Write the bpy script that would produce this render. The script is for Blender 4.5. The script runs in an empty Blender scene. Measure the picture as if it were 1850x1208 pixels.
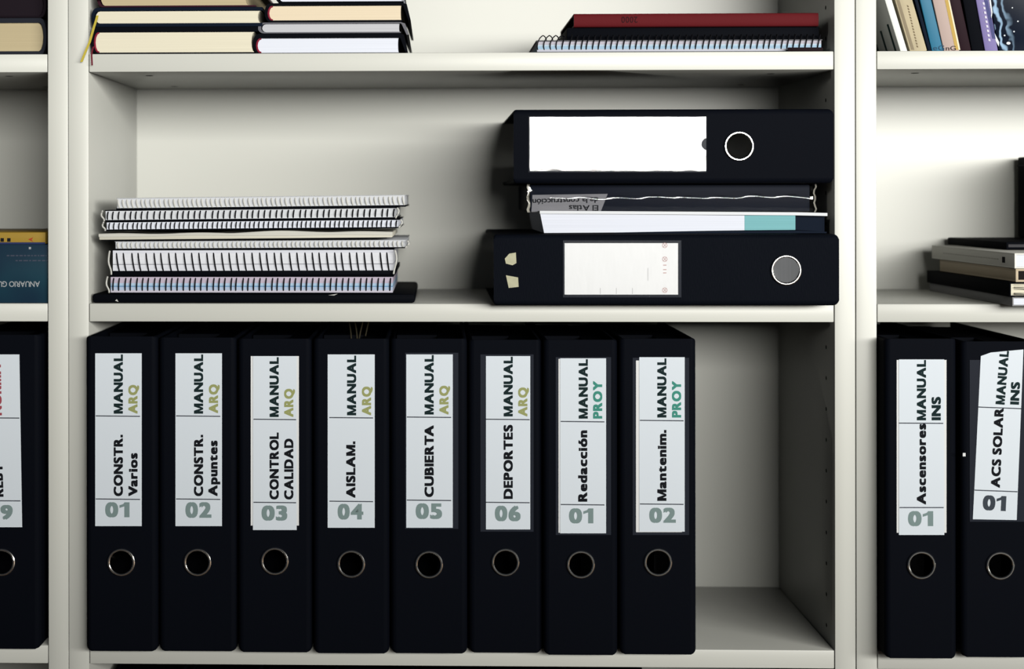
import bpy, bmesh, math, random
from mathutils import Vector, Matrix, Euler

random.seed(7)
SC = bpy.context.scene
COL = SC.collection

# ------------------------------------------------------------------ camera
CAM = Vector((-0.02375, -1.60805, 1.45))
YAW, ROLL = 0.02684, -0.00126
F, PPX, PPY = 2841.08, 711.26, 356.33          # focal length and principal point, 1850x1208 frame
FW = Vector((-math.sin(YAW), math.cos(YAW), 0))
_r = Vector((math.cos(YAW), math.sin(YAW), 0)); _u = _r.cross(FW)
RT = _r * math.cos(ROLL) + _u * math.sin(ROLL)
UP = -_r * math.sin(ROLL) + _u * math.cos(ROLL)
cd = bpy.data.cameras.new('camera'); cam = bpy.data.objects.new('camera', cd); COL.objects.link(cam)
m = Matrix((RT, UP, -FW)).transposed().to_4x4(); m.translation = CAM
cam.matrix_world = m
cd.sensor_width = 36; cd.lens = F / 1850 * 36
cd.shift_x = (925 - PPX) / 1850; cd.shift_y = (PPY - 604) / 1850
cd.clip_start = 0.05
cd.dof.use_dof = True; cd.dof.focus_distance = 1.60; cd.dof.aperture_fstop = 4.0
SC.camera = cam

# ------------------------------------------------------------------ light
SC.view_settings.view_transform = 'Standard'; SC.view_settings.look = 'None'
SC.view_settings.gamma = 1.0; SC.view_settings.use_curve_mapping = False
SC.view_settings.exposure = 0.0
wd = bpy.data.worlds.new('world'); SC.world = wd; wd.use_nodes = True
wd.node_tree.nodes['Background'].inputs[0].default_value = (0.55, 0.72, 1.0, 1)
wd.node_tree.nodes['Background'].inputs[1].default_value = 0.018
ld = bpy.data.lights.new('window_daylight', 'AREA'); ld.shape = 'RECTANGLE'
ld.size = 6.5; ld.size_y = 1.15; ld.energy = 1560; ld.color = (1.0, 0.985, 0.93)
lo = bpy.data.objects.new('window_daylight', ld); COL.objects.link(lo)
lo.location = (3.50, -4.5, 2.08); lo.rotation_euler = (math.radians(90), 0, 0)

def W(px, py, y):
    """photo pixel -> point of the vertical plane at depth y"""
    d = FW * F + RT * (px - PPX) - UP * (py - PPY)
    return CAM + d * ((y - CAM.y) / d.y)

def depth_on(px, py, z):
    """depth y at which the ray through a pixel meets the height z"""
    d = FW * F + RT * (px - PPX) - UP * (py - PPY)
    return (CAM + d * ((z - CAM.z) / d.z)).y

# ------------------------------------------------------------------ materials
def lin(c):
    return tuple(((v / 255) / 12.92 if v / 255 <= 0.04045 else ((v / 255 + 0.055) / 1.055) ** 2.4) for v in c) + (1,)

MATS = {}
ALB = 0.38                                    # all diffuse colours share this scale; the light makes up for it
def mat(name, col, rough=0.5, spec=0.5, metal=0.0, bump=0.0, bscale=(400, 400, 400), var=0.0, vscale=(3, 3, 3), coat=0.0):
    if name in MATS: return MATS[name]
    mt = bpy.data.materials.new(name); mt.use_nodes = True
    nt = mt.node_tree; b = nt.nodes['Principled BSDF']
    c = col if len(col) == 4 else lin(col)
    if not metal: c = tuple(v * ALB for v in c[:3]) + (1,)
    b.inputs['Base Color'].default_value = c
    b.inputs['Roughness'].default_value = rough
    b.inputs['Specular IOR Level'].default_value = spec * (1 if metal or spec < 0.17 else 0.18) * (0.2 if not metal and spec > 0.03 and max(c[:3]) < 0.03 else 1)
    b.inputs['Metallic'].default_value = metal
    if coat: b.inputs['Coat Weight'].default_value = coat; b.inputs['Coat Roughness'].default_value = 0.08
    tc = nt.nodes.new('ShaderNodeTexCoord')
    def noise(scale, det=3):
        mp = nt.nodes.new('ShaderNodeMapping'); mp.inputs['Scale'].default_value = scale
        n = nt.nodes.new('ShaderNodeTexNoise'); n.inputs['Scale'].default_value = 1; n.inputs['Detail'].default_value = det
        nt.links.new(tc.outputs['Object'], mp.inputs['Vector']); nt.links.new(mp.outputs[0], n.inputs['Vector'])
        return n
    if var:
        n = noise(vscale, 2)
        mx = nt.nodes.new('ShaderNodeMixRGB'); mx.blend_type = 'MIX'
        mx.inputs[1].default_value = tuple(max(0, v * (1 - var)) for v in c[:3]) + (1,)
        mx.inputs[2].default_value = tuple(min(1, v * (1 + var)) for v in c[:3]) + (1,)
        nt.links.new(n.outputs[0], mx.inputs[0]); nt.links.new(mx.outputs[0], b.inputs['Base Color'])
    if bump:
        n = noise(bscale, 2)
        bp = nt.nodes.new('ShaderNodeBump'); bp.inputs['Strength'].default_value = bump; bp.inputs['Distance'].default_value = 0.0006
        nt.links.new(n.outputs[0], bp.inputs['Height']); nt.links.new(bp.outputs[0], b.inputs['Normal'])
    MATS[name] = mt
    return mt

def sheet_edges(name, col, var=0.16, axis=2, rough=0.8):
    """page block: many sheet edges as fine lines along the block"""
    s = [2.5, 2.5, 2.5]; s[axis] = 1500
    return mat(name, col, rough, 0.2, var=var, vscale=tuple(s))

def banded_edges(name, stops, z0, z1):
    """page block whose sheets come in coloured sections (by height, root coordinates)"""
    if name in MATS: return MATS[name]
    mt = sheet_edges(name, (220, 222, 228))
    nt = mt.node_tree; b = nt.nodes['Principled BSDF']
    tc = [n for n in nt.nodes if n.type == 'TEX_COORD'][0]
    sp = nt.nodes.new('ShaderNodeSeparateXYZ'); mr = nt.nodes.new('ShaderNodeMapRange')
    mr.inputs['From Min'].default_value = z0; mr.inputs['From Max'].default_value = z1
    rp = nt.nodes.new('ShaderNodeValToRGB'); rp.color_ramp.interpolation = 'CONSTANT'
    el = rp.color_ramp.elements
    while len(el) < len(stops): el.new(0.5)
    for e, (p, c) in zip(el, stops): e.position = p; e.color = lin(c)
    mx = nt.nodes.new('ShaderNodeMixRGB'); mx.blend_type = 'MULTIPLY'; mx.inputs[0].default_value = 0.85
    old = b.inputs['Base Color'].links[0].from_socket
    nt.links.new(tc.outputs['Object'], sp.inputs[0]); nt.links.new(sp.outputs[2], mr.inputs[0]); nt.links.new(mr.outputs[0], rp.inputs[0])
    nt.links.new(old, mx.inputs[1]); nt.links.new(rp.outputs[0], mx.inputs[2]); nt.links.new(mx.outputs[0], b.inputs['Base Color'])
    return mt

def clear_film(name, rough=0.08, tint=(1, 1, 1, 1), bump=0.0, ior=1.5):
    if name in MATS: return MATS[name]
    mt = bpy.data.materials.new(name); mt.use_nodes = True; nt = mt.node_tree
    nt.nodes.remove(nt.nodes['Principled BSDF']); out = nt.nodes['Material Output']
    tr = nt.nodes.new('ShaderNodeBsdfTransparent'); tr.inputs[0].default_value = tint
    gl = nt.nodes.new('ShaderNodeBsdfGlossy'); gl.inputs['Roughness'].default_value = rough
    fr = nt.nodes.new('ShaderNodeFresnel'); fr.inputs[0].default_value = ior
    mx = nt.nodes.new('ShaderNodeMixShader')
    nt.links.new(fr.outputs[0], mx.inputs[0]); nt.links.new(tr.outputs[0], mx.inputs[1]); nt.links.new(gl.outputs[0], mx.inputs[2])
    nt.links.new(mx.outputs[0], out.inputs[0])
    if bump:
        tc = nt.nodes.new('ShaderNodeTexCoord'); n = nt.nodes.new('ShaderNodeTexNoise'); n.inputs['Scale'].default_value = 38; n.inputs['Distortion'].default_value = 1.2
        bp = nt.nodes.new('ShaderNodeBump'); bp.inputs['Strength'].default_value = bump; bp.inputs['Distance'].default_value = 0.004
        nt.links.new(tc.outputs['Object'], n.inputs[0]); nt.links.new(n.outputs[0], bp.inputs['Height'])
        nt.links.new(bp.outputs[0], gl.inputs['Normal']); nt.links.new(bp.outputs[0], fr.inputs['Normal'])
    MATS[name] = mt
    return mt

WHITE = mat('white_laminate', (0.60, 0.605, 0.565, 1), 0.35, 0.16, bump=0.03, bscale=(900, 900, 900))
WALLP = mat('wall_paint', (0.6, 0.6, 0.58, 1), 0.8, 0.2, bump=0.1)
FLOORM = mat('floor_boards', (0.30, 0.20, 0.13, 1), 0.5, 0.4, var=0.3, vscale=(1, 14, 1))
HOLE = mat('drilled_hole', (0.01, 0.01, 0.012, 1), 0.9, 0.1)
BINDER = mat('black_binder_board', (0.0030, 0.0038, 0.0066, 1), 0.6, 0.008, bump=0.15, bscale=(900, 900, 900))
GRAIN = mat('grained_binder_board', (0.0034, 0.0045, 0.0078, 1), 0.6, 0.008, bump=0.6, bscale=(160, 700, 1300))
BLACK = mat('black_cover', (0.0028, 0.0034, 0.0055, 1), 0.6, 0.008, bump=0.15)
NAVY = mat('navy_cover', (0.005, 0.009, 0.019, 1), 0.5, 0.04, bump=0.15)
MAROON = mat('maroon_cover', (0.035, 0.010, 0.018, 1), 0.5, 0.3, bump=0.15)
CHROME = mat('chrome', (0.82, 0.81, 0.78, 1), 0.17, 0.5, 1.0)
BRASS = mat('brass_wire', (0.75, 0.66, 0.45, 1), 0.3, 0.5, 1.0)
PAPER = mat('label_paper', (0.65, 0.705, 0.77, 1), 0.7, 0.1)
PAPERW = mat('white_label_paper', (0.70, 0.71, 0.72, 1), 0.7, 0.1)
SHEETS = sheet_edges('white_sheets', (205, 208, 214))
CREAM = sheet_edges('cream_sheets', (216, 210, 190))
PEACH = sheet_edges('peach_sheets', (218, 203, 178))
BEIGE = sheet_edges('beige_sheets', (182, 168, 136))
GREYP = sheet_edges('grey_sheets', (185, 186, 192))
COOLP = sheet_edges('cool_white_sheets', (214, 218, 230))
WIREB = mat('black_wire', (0.008, 0.008, 0.010, 1), 0.35, 0.5)
WIREW = mat('white_wire', (0.66, 0.66, 0.63, 1), 0.35, 0.5)
COILC = mat('pale_coil_end', (0.6, 0.6, 0.57, 1), 0.25, 0.5)
INK = mat('black_ink', (0.010, 0.011, 0.014, 1), 0.6, 0.2)
INKG = mat('dark_green_ink', (0.012, 0.024, 0.026, 1), 0.6, 0.2)
OLIVE = mat('olive_ink', (0.30, 0.32, 0.13, 1), 0.6, 0.2)
TEALI = mat('teal_ink', (0.05, 0.25, 0.20, 1), 0.6, 0.2)
GREYI = mat('grey_green_ink', (0.19, 0.26, 0.26, 1), 0.6, 0.2)
DGREYI = mat('dark_grey_ink', (0.05, 0.06, 0.075, 1), 0.6, 0.2)
REDI = mat('red_ink', (0.32, 0.06, 0.08, 1), 0.6, 0.2)
FAINT = mat('faint_red_ink', (0.55, 0.36, 0.36, 1), 0.6, 0.2)
BLUEI = mat('pale_blue_ink', (0.25, 0.40, 0.48, 1), 0.6, 0.2)
LINEI = mat('line_ink', (0.05, 0.055, 0.07, 1), 0.6, 0.2)
RIM = mat('pocket_plastic', (0.020, 0.023, 0.032, 1), 0.25, 0.6)
FILM = clear_film('clear_pocket_film', 0.09, bump=0.03, ior=1.33)
WRAP = clear_film('clear_shrink_wrap', 0.06, bump=0.10)

# ------------------------------------------------------------------ mesh helpers
ORIG = {}                                   # thing -> world point that its mesh coordinates are measured from
def thing(name, label, cat, loc, group=None, rot=(0, 0, 0)):
    o = bpy.data.objects.new(name, None); COL.objects.link(o)
    o.empty_display_size = 0.02
    o.location = loc; o.rotation_euler = rot
    o['label'] = label; o['category'] = cat
    if group: o['group'] = group
    ORIG[o.name] = Vector(loc)
    return o

def top_of(o):
    while o.parent: o = o.parent
    return o

def part(name, bm, mats, parent, local=False, smooth=True, label=None):
    if not local:
        bmesh.ops.translate(bm, verts=bm.verts, vec=-ORIG[top_of(parent).name])
    me = bpy.data.meshes.new(name)
    bmesh.ops.recalc_face_normals(bm, faces=bm.faces)
    bm.to_mesh(me); bm.free()
    for mt in (mats if isinstance(mats, (list, tuple)) else [mats]): me.materials.append(mt)
    if smooth:
        for p in me.polygons: p.use_smooth = True
        me.set_sharp_from_angle(angle=math.radians(35))
    o = bpy.data.objects.new(name, me); COL.objects.link(o); o.parent = parent
    if label: o['label'] = label
    return o

def box(bm, x0, x1, y0, y1, z0, z1, bev=0.0, mi=0):
    g = bmesh.ops.create_cube(bm, size=1.0)
    vs = g['verts']
    for v in vs:
        v.co = Vector((x0 + (v.co.x + .5) * (x1 - x0), y0 + (v.co.y + .5) * (y1 - y0), z0 + (v.co.z + .5) * (z1 - z0)))
    fs = {f for v in vs for f in v.link_faces}
    for f in fs: f.material_index = mi
    if bev:
        es = list({e for v in vs for e in v.link_edges})
        r = bmesh.ops.bevel(bm, geom=es, offset=bev, segments=2, affect='EDGES', profile=0.5)
        for f in r['faces']: f.material_index = mi
    return bm

def nb(): return bmesh.new()

def prism(bm, poly, y0, y1, mi=0):
    """polygon of (x, z) extruded from y0 to y1"""
    a = [bm.verts.new((x, y0, z)) for x, z in poly]; b = [bm.verts.new((x, y1, z)) for x, z in poly]
    n = len(poly)
    fs = [bm.faces.new(a), bm.faces.new(b[::-1])]
    for i in range(n): fs.append(bm.faces.new((a[i], a[(i + 1) % n], b[(i + 1) % n], b[i])))
    for f in fs: f.material_index = mi
    return bm

def strip(bm, path, t, y0, y1, mi=0):
    """open (x, z) path thickened by t (to its left) and extruded from y0 to y1"""
    ps = [Vector(p) for p in path]; off = []
    for i, p in enumerate(ps):
        a = ps[max(i - 1, 0)]; b = ps[min(i + 1, len(ps) - 1)]
        d = (b - a).normalized(); off.append(p + Vector((-d.y, d.x)) * t)
    for i in range(len(ps) - 1):
        q = [ps[i], ps[i + 1], off[i + 1], off[i]]
        prism(bm, [(v.x, v.y) for v in q], y0, y1, mi)
    bmesh.ops.remove_doubles(bm, verts=bm.verts, dist=1e-6)
    # inner walls left between the segments
    seen = {}
    for f in list(bm.faces):
        k = tuple(sorted(v.index for v in f.verts))
    return bm

def tube(bm, pts, r, n=6, closed=False, mi=0):
    rings = []; N = len(pts); prev = None
    for i in range(N):
        a = pts[(i - 1) % N] if closed or i > 0 else pts[0]
        b = pts[(i + 1) % N] if closed or i < N - 1 else pts[-1]
        d = (b - a).normalized()
        if prev is None:
            u = d.orthogonal().normalized()
        else:
            u = (prev - d * prev.dot(d)).normalized()
        prev = u; v = d.cross(u)
        rings.append([bm.verts.new(pts[i] + (u * math.cos(k * 2 * math.pi / n) + v * math.sin(k * 2 * math.pi / n)) * r) for k in range(n)])
    M = N if closed else N - 1
    for i in range(M):
        A, B = rings[i], rings[(i + 1) % N]
        s = 0
        if closed and i == N - 1:
            s = min(range(n), key=lambda q: (A[0].co - B[q].co).length)
        for k in range(n):
            f = bm.faces.new((A[k], A[(k + 1) % n], B[(k + 1 + s) % n], B[(k + s) % n])); f.material_index = mi
    if not closed:
        bm.faces.new(rings[0][::-1]).material_index = mi; bm.faces.new(rings[-1]).material_index = mi
    return bm

def disc(bm, c, ax1, ax2, r1, r2, n=14, mi=0):
    vs = [bm.verts.new(c + ax1 * r1 * math.cos(i * 2 * math.pi / n) + ax2 * r2 * math.sin(i * 2 * math.pi / n)) for i in range(n)]
    bm.faces.new(vs).material_index = mi

# ------------------------------------------------------------------ printing
_cap = {}
def glyphs(s, bold):
    cu = bpy.data.curves.new('tmp_text', 'FONT'); cu.body = s; cu.size = 1.0; cu.offset = bold; cu.resolution_u = 4
    o = bpy.data.objects.new('tmp_text', cu); COL.objects.link(o)
    bpy.context.view_layer.update()
    dg = bpy.context.evaluated_depsgraph_get()
    me = bpy.data.meshes.new_from_object(o.evaluated_get(dg))
    vs = [(v.co.x, v.co.y) for v in me.vertices]; fs = [tuple(p.vertices) for p in me.polygons]
    bpy.data.objects.remove(o); bpy.data.curves.remove(cu); bpy.data.meshes.remove(me)
    return vs, fs
def cap(bold):
    if bold not in _cap:
        vs, _ = glyphs('H', bold); _cap[bold] = (min(v[1] for v in vs), max(v[1] for v in vs))
    return _cap[bold]

OWN = {'M': (1.04, [[(0, 0), (.27, 0), (.27, 1), (0, 1)], [(.77, 0), (1.04, 0), (1.04, 1), (.77, 1)], [(.02, 1), (.31, 1), (.61, 0), (.43, 0)], [(1.02, 1), (.73, 1), (.43, 0), (.61, 0)]]),
       '1': (.56, [[(.27, 0), (.56, 0), (.56, 1), (.27, 1)], [(0, .62), (.30, .74), (.36, 1), (.30, 1), (.2, .88), (0, .80)]]),
       '.': (.27, [[(0, 0), (.27, 0), (.27, .26), (0, .26)]])}
_gl = {}
def outline(c, bold):
    """one character as flat pieces in units of the cap height: (width, [(depth step, points, faces)])"""
    if (c, bold) in _gl: return _gl[c, bold]
    if c in OWN and bold > 0.01:
        w, polys = OWN[c]; r = (w, [(k, p, [tuple(range(len(p)))]) for k, p in enumerate(polys)])
    else:
        lo, hi = cap(0.006); by = bold * 0.6; H = hi - lo + 2 * by
        vs, fs = glyphs(c, 0.006)
        x0 = min(v[0] for v in vs) - bold; x1 = max(v[0] for v in vs) + bold
        r = ((x1 - x0) / H, [(k, [((gx + ox * bold - x0) / H, (gy + oy * by - lo + by) / H) for gx, gy in vs], fs)
             for k, (ox, oy) in enumerate(((-1, -1), (1, -1), (-1, 1), (1, 1), (0, 0)) if bold > 0.001 else ((0, 0),))])
    _gl[c, bold] = r
    return r

def write(bm, s, p0, p1, ch, y, inv, mi=0, bold=0.028):
    """text whose baseline runs from photo pixel p0 to p1, cap height ch pixels, on the plane at depth y"""
    x = 0.0; placed = []
    for c in s:
        if c == ' ': x += 0.36; continue
        if placed and pv + c in ('TA', 'RT', 'AL', 'AV', 'Va', 'LA'): x -= {'TA': 0.16, 'RT': 0.04, 'AL': 0.0, 'AV': 0.1, 'Va': 0.14, 'LA': 0.04}[pv + c]
        pv = c
        w, pcs = outline(c, bold); placed.append((x, pcs)); x += w + (0.065 if bold > 0.001 else 0.16)
    tot = x - (0.065 if bold > 0.001 else 0.16)
    d = Vector((p1[0] - p0[0], p1[1] - p0[1])); u = d.normalized(); n = Vector((u.y, -u.x))
    for x, pcs in placed:
        for k, pts_, fs in pcs:
            nv = []
            for a, b in pts_:
                P = Vector(p0) + d * ((x + a) / tot) + n * (b * ch)
                nv.append(bm.verts.new(inv @ W(P.x, P.y, y - k * 0.00001)))
            for f in fs:
                try: bm.faces.new([nv[i] for i in f]).material_index = mi
                except ValueError: pass

def patch(bm, quad, y, inv, t=0.0003, mi=0):
    """flat sheet given by its photo corners on the plane at depth y, t thick towards the back"""
    a = [bm.verts.new(inv @ W(px, py, y)) for px, py in quad]
    b = [bm.verts.new(inv @ (W(px, py, y) + Vector((0, t, 0)))) for px, py in quad]
    n = len(quad)
    fs = [bm.faces.new(a), bm.faces.new(b[::-1])]
    for i in range(n): fs.append(bm.faces.new((a[i], b[i], b[(i + 1) % n], a[(i + 1) % n])))
    for f in fs: f.material_index = mi

def rect(x0, x1, y0, y1): return [(x0, y0), (x1, y0), (x1, y1), (x0, y1)]
def rootmat(o): return Matrix.Translation(o.location) @ o.rotation_euler.to_matrix().to_4x4()

# ------------------------------------------------------------------ setting
def struct(name, bm, mt):
    me = bpy.data.meshes.new(name); bmesh.ops.recalc_face_normals(bm, faces=bm.faces); bm.to_mesh(me); bm.free(); me.materials.append(mt)
    o = bpy.data.objects.new(name, me); COL.objects.link(o); o['kind'] = 'structure'; o['label'] = name.replace('_', ' '); return o
struct('floor', box(nb(), -2.4, 7.0, -4.8, 0.31, -0.05, 0.0), FLOORM)
struct('wall_back', box(nb(), -2.2, 2.2, 0.31, 0.36, 0.0, 2.6), WALLP)

struct('added_light_blocker', box(nb(), -0.4, 2.1, -2.34, -2.26, 0.0, 1.52), WALLP)      # added unseen half-height wall, blocks window light from the lower shelves

# ------------------------------------------------------------------ bookcases
T = 0.0186; ZT, ZM, ZL = 1.57915, 1.32264, 0.9709       # undersides of the three shelves in view
HW, PT, DEP = 0.3808, 0.0208, 0.262
def make_bookcase(cx, label):
    t = thing('bookcase', label, 'bookcase', (cx, 0, 0), 'white bookcases side by side')
    for s in (-1, 1):
        bm = nb()
        xa, xb = sorted((s * HW, s * (HW + PT)))
        box(bm, cx + xa, cx + xb, 0, 0.28, 0.0, 2.02, 0.0008)
        for yy in ((0.0345,) if s > 0 else ()):
            for k in range(-18, 28):
                z = W(1492, 627, 0.0345).z + k * 0.032
                if abs((z - ZT - T / 2)) < 0.012 or abs(z - ZM - T / 2) < 0.012 or abs(z - ZL - T / 2) < 0.012: continue
                if 0.2 < z < 1.95:
                    disc(bm, Vector((cx + s * (HW - 0.0002), yy, z)), Vector((0, 1, 0)), Vector((0, 0, 1)), 0.0022, 0.0022, mi=1)
        part('side_panel', bm, [WHITE, HOLE], t)
    part('back_panel', box(nb(), cx - HW, cx + HW, DEP, DEP + 0.006, 0.06, 2.0), WHITE, t)
    for z in (0.08, 0.34, 0.60, ZL, ZM, ZT, 1.86):
        bm = nb(); w = HW - 0.0007
        box(bm, cx - w, cx + w, 0.0005, DEP - 0.001, z, z + T, 0.0009)
        if z in (ZL, ZM, ZT):
            for s in (-1, 1):
                for yy in (0.05, 0.21):
                    disc(bm, Vector((cx + s * 0.327, yy, z - 0.0002)), Vector((1, 0, 0)), Vector((0, 1, 0)), 0.0042, 0.0042, mi=1)
        part('shelf', bm, [WHITE, HOLE], t)
    part('top_board', box(nb(), cx - HW, cx + HW, 0, DEP, 2.0, 2.02, 0.0008), WHITE, t)
    part('plinth', box(nb(), cx - HW + 0.001, cx + HW - 0.001, 0.012, 0.03, 0.0, 0.079), WHITE, t)
    return t
make_bookcase(0.0, 'white bookcase in the middle, seen over its full width with eight upright binders')
make_bookcase(-0.8036, 'white bookcase cut off at the left edge, holding the dark blue yearbook')
make_bookcase(0.8040, 'white bookcase cut off at the right edge, with leaning books on its upper shelf')
S_TOP, S_MID, S_LOW = ZT + T, ZM + T, ZL + T
EPS = 0.0002

# ------------------------------------------------------------------ lever arch binders
def cover_mesh(w, h, dep, hole_z, hole_r, rc=0.0055, t=0.0024):
    """U of two boards and a spine with a finger hole; x across, y to the back, z along the spine"""
    bm = nb(); hw = w / 2
    prof = [(0.0, dep)] + [(0.0, rc + (dep - rc) * q) for q in (0.66, 0.33)] + \
           [(rc - rc * math.cos(a), rc - rc * math.sin(a)) for a in [i * math.pi / 2 / 5 for i in range(6)]]
    inner = []
    for i, (ix, y) in enumerate(prof):
        if i < 3: inner.append((t, y))
        else:
            a = (i - 3) * math.pi / 2 / 5; r = rc - t
            inner.append((rc - r * math.cos(a), rc - r * math.sin(a)))
    zs = [0, 0.0006, 0.0016, 0.003, 0.005, h * .25, h * .5, h * .75, h - 0.003, h - 0.0015, h - 0.0006, h]
    def k(z):
        zz = z if z < h / 2 else h - z
        R = 0.005 if z < h / 2 else 0.003
        if zz >= R: return 0.0
        return (R - math.sqrt(max(0, R * R - (R - zz) ** 2))) * 0.85
    for s in (-1, 1):
        go = []; gi = []
        for z in zs:
            kk = k(z)
            f = lambda p: bm.verts.new((s * (hw - max(p[0], 0) - kk * (1 - min(p[0], rc) / rc)), p[1], z))
            go.append([f(p) for p in prof]); gi.append([f(p) for p in inner])
        for a in range(len(zs) - 1):
            for b in range(len(prof) - 1):
                bm.faces.new((go[a][b], go[a][b + 1], go[a + 1][b + 1], go[a + 1][b]))
                bm.faces.new((gi[a][b], gi[a + 1][b], gi[a + 1][b + 1], gi[a][b + 1]))
            bm.faces.new((go[a][0], go[a + 1][0], gi[a + 1][0], gi[a][0]))
        for a in (0, -1):
            for b in range(len(prof) - 1):
                bm.faces.new((go[a][b], gi[a][b], gi[a][b + 1], go[a][b + 1]))
    # spine plate with the hole
    x1 = hw - rc; n = 32
    for y, flip in ((0.0, 1), (t, 0)):
        ring = [bm.verts.new((hole_r * math.cos(i * 2 * math.pi / n), y, hole_z + hole_r * math.sin(i * 2 * math.pi / n))) for i in range(n)]
        cz = hole_r * 1.12
        sq = []
        for i in range(n):
            a = i * 2 * math.pi / n; c_, s_ = math.cos(a), math.sin(a); q = max(abs(c_), abs(s_))
            sq.append(bm.verts.new((x1 * c_ / q, y, hole_z + x1 * s_ / q)))
        for i in range(n): bm.faces.new((ring[i], ring[(i + 1) % n], sq[(i + 1) % n], sq[i]))
        za, zb = hole_z - x1, hole_z + x1
        for z0, z1 in ((0, za), (zb, h)):
            if z1 - z0 > 1e-4:
                v = [bm.verts.new(p) for p in ((-x1, y, z0), (x1, y, z0), (x1, y, z1), (-x1, y, z1))]; bm.faces.new(v)
        if flip: r0 = ring
        else: r1 = ring
    for i in range(n): bm.faces.new((r0[i], r1[i], r1[(i + 1) % n], r0[(i + 1) % n]))
    for z in (0, h):
        v = [bm.verts.new(p) for p in ((-x1, 0, z), (x1, 0, z), (x1, t, z), (-x1, t, z))]; bm.faces.new(v)
    bmesh.ops.remove_doubles(bm, verts=bm.verts, dist=2e-6)
    return bm

def ring_mesh(cz, R=0.0128):
    bm = nb(); n, m_ = 48, 10
    prof = [(R + 0.0014 * math.cos(a), -0.0008 - 0.0015 * math.sin(a)) for a in [i * 2 * math.pi / m_ for i in range(m_)]]
    m_ = len(prof); rs = []
    for i in range(n):
        a = i * 2 * math.pi / n
        rs.append([bm.verts.new((r * math.cos(a), y, cz + r * math.sin(a))) for r, y in prof])
    for i in range(n):
        for j in range(m_): bm.faces.new((rs[i][j], rs[(i + 1) % n][j], rs[(i + 1) % n][(j + 1) % m_], rs[i][(j + 1) % m_]))
    return bm

def binder(label, center, w, h, ring_px, yf, lab=None, lettering=None, dep=0.262, lying=False, group=None, grain=False, lab2=None, pocket=None,
           film=None, fill=0.38, ringR=0.0128, lever=True, extra=None, tilt=0.0):
    """center: world point of the spine foot (upright) or of the spine's right end (lying)"""
    rot = (0, -math.pi / 2 + tilt, 0) if lying else (0, tilt, 0)
    t = thing('lever_arch_binder', label, 'binder', center, group, rot)
    inv = rootmat(t).inverted()
    rp = inv @ W(ring_px[0], ring_px[1], yf); rz = rp.z
    bm = cover_mesh(w, h, dep, rz, ringR - 0.0003)
    part('cover', bm, GRAIN if grain else BINDER, t, local=True)
    part('finger_ring', ring_mesh(rz, ringR), CHROME, t, local=True)
    # papers and the arch mechanism between the boards
    a4 = min(h - 0.02, 0.297); x0 = -w / 2 + 0.005 if lying else w / 2 - 0.005 - (w - 0.012) * fill
    part('papers', box(nb(), x0, x0 + (w - 0.012) * fill, 0.090, 0.255, 0.010, 0.010 + a4 - 0.012), SHEETS, t, local=True)
    if not lying: part('shade_block', box(nb(), -w / 2 + 0.004, x0 - 0.0004, 0.10, 0.25, 0.006, h - 0.005), BLACK, t, local=True, label='black block standing in for shade inside the binder')  # black filler that paints the shade between the boards
    part('shade_strip', box(nb(), x0, w / 2 - 0.004, 0.062, 0.252, h - 0.022, h - 0.006), BLACK, t, local=True) if not lying else None  # black strip over the papers, painting shade at the binder top
    bm = nb(); zc = h * 0.5
    box(bm, -w / 2 + 0.003, -w / 2 + 0.0045, 0.02, 0.10, zc - 0.07, zc + 0.07, 0.0004)
    for dz in (-0.04, 0.04):
        pts = [Vector((-w / 2 + 0.006 + (w - 0.02) * math.sin(a), 0.062 - 0.022 * math.cos(a), zc + dz)) for a in [i * math.pi / 12 for i in range(13)]]
        tube(bm, pts, 0.0014, 6)
    if lever:
        pts = [Vector((-w / 2 + 0.006 + 0.012 * q, 0.012 + 0.010 * math.sin(q * 1.3), zc - 0.06 - (zc - 0.06 - rz) * min(1, q * 0.72))) for q in [i * 1.6 / 10 for i in range(11)]]
        tube(bm, pts, 0.0017, 8)
    part('arch_mechanism', bm, CHROME, t, local=True)
    yp = yf
    if pocket:
        bm = nb(); patch(bm, rect(*pocket), yp - 0.0003, inv, 0.00025)
        part('label_pocket', bm, RIM, t, local=True, smooth=False); yp -= 0.0003
    if lab2:
        bm = nb(); patch(bm, lab2 if len(lab2[0:1]) and isinstance(lab2[0], tuple) else rect(*lab2), yp - 0.0003, inv, 0.00025)
        part('backing_label', bm, PAPERW, t, local=True, smooth=False, label='white under-sheet behind the printed label'); yp -= 0.0003
    if lab:
        q = lab if isinstance(lab[0], tuple) else rect(*lab)
        bm = nb(); patch(bm, q, yp - 0.0004, inv, 0.0003); yl = yp - 0.0004
        lo_ = part('label', bm, lettering.get('paper', PAPER) if lettering else PAPERW, t, local=True, smooth=False)
        if lettering:
            bm = nb(); mats = []
            def mi(mt):
                if mt not in mats: mats.append(mt)
                return mats.index(mt)
            for (s, p0, p1, ch, mt) in lettering['text']: write(bm, s, p0, p1, ch, yl - 0.00012, inv, mi(mt), lettering.get('bold', 0.050))
            for (a, b, mt) in lettering.get('lines', []):
                patch(bm, [(a[0], a[1] - 0.9), (b[0], b[1] - 0.9), (b[0], b[1] + 0.9), (a[0], a[1] + 0.9)], yl - 0.00012, inv, 0.0001, mi(mt))
            for (quad, mt) in lettering.get('marks', []): patch(bm, quad, yl - 0.00012, inv, 0.0001, mi(mt))
            part('lettering', bm, mats, lo_, local=True, smooth=False)
        yp = yl - 0.0002
    if film:
        bm = nb(); patch(bm, film, yp - 0.0006, inv, 0.0001)
        part('clear_pocket', bm, FILM, t, local=True, smooth=False)
    if extra: extra(t, inv)
    return t

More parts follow.
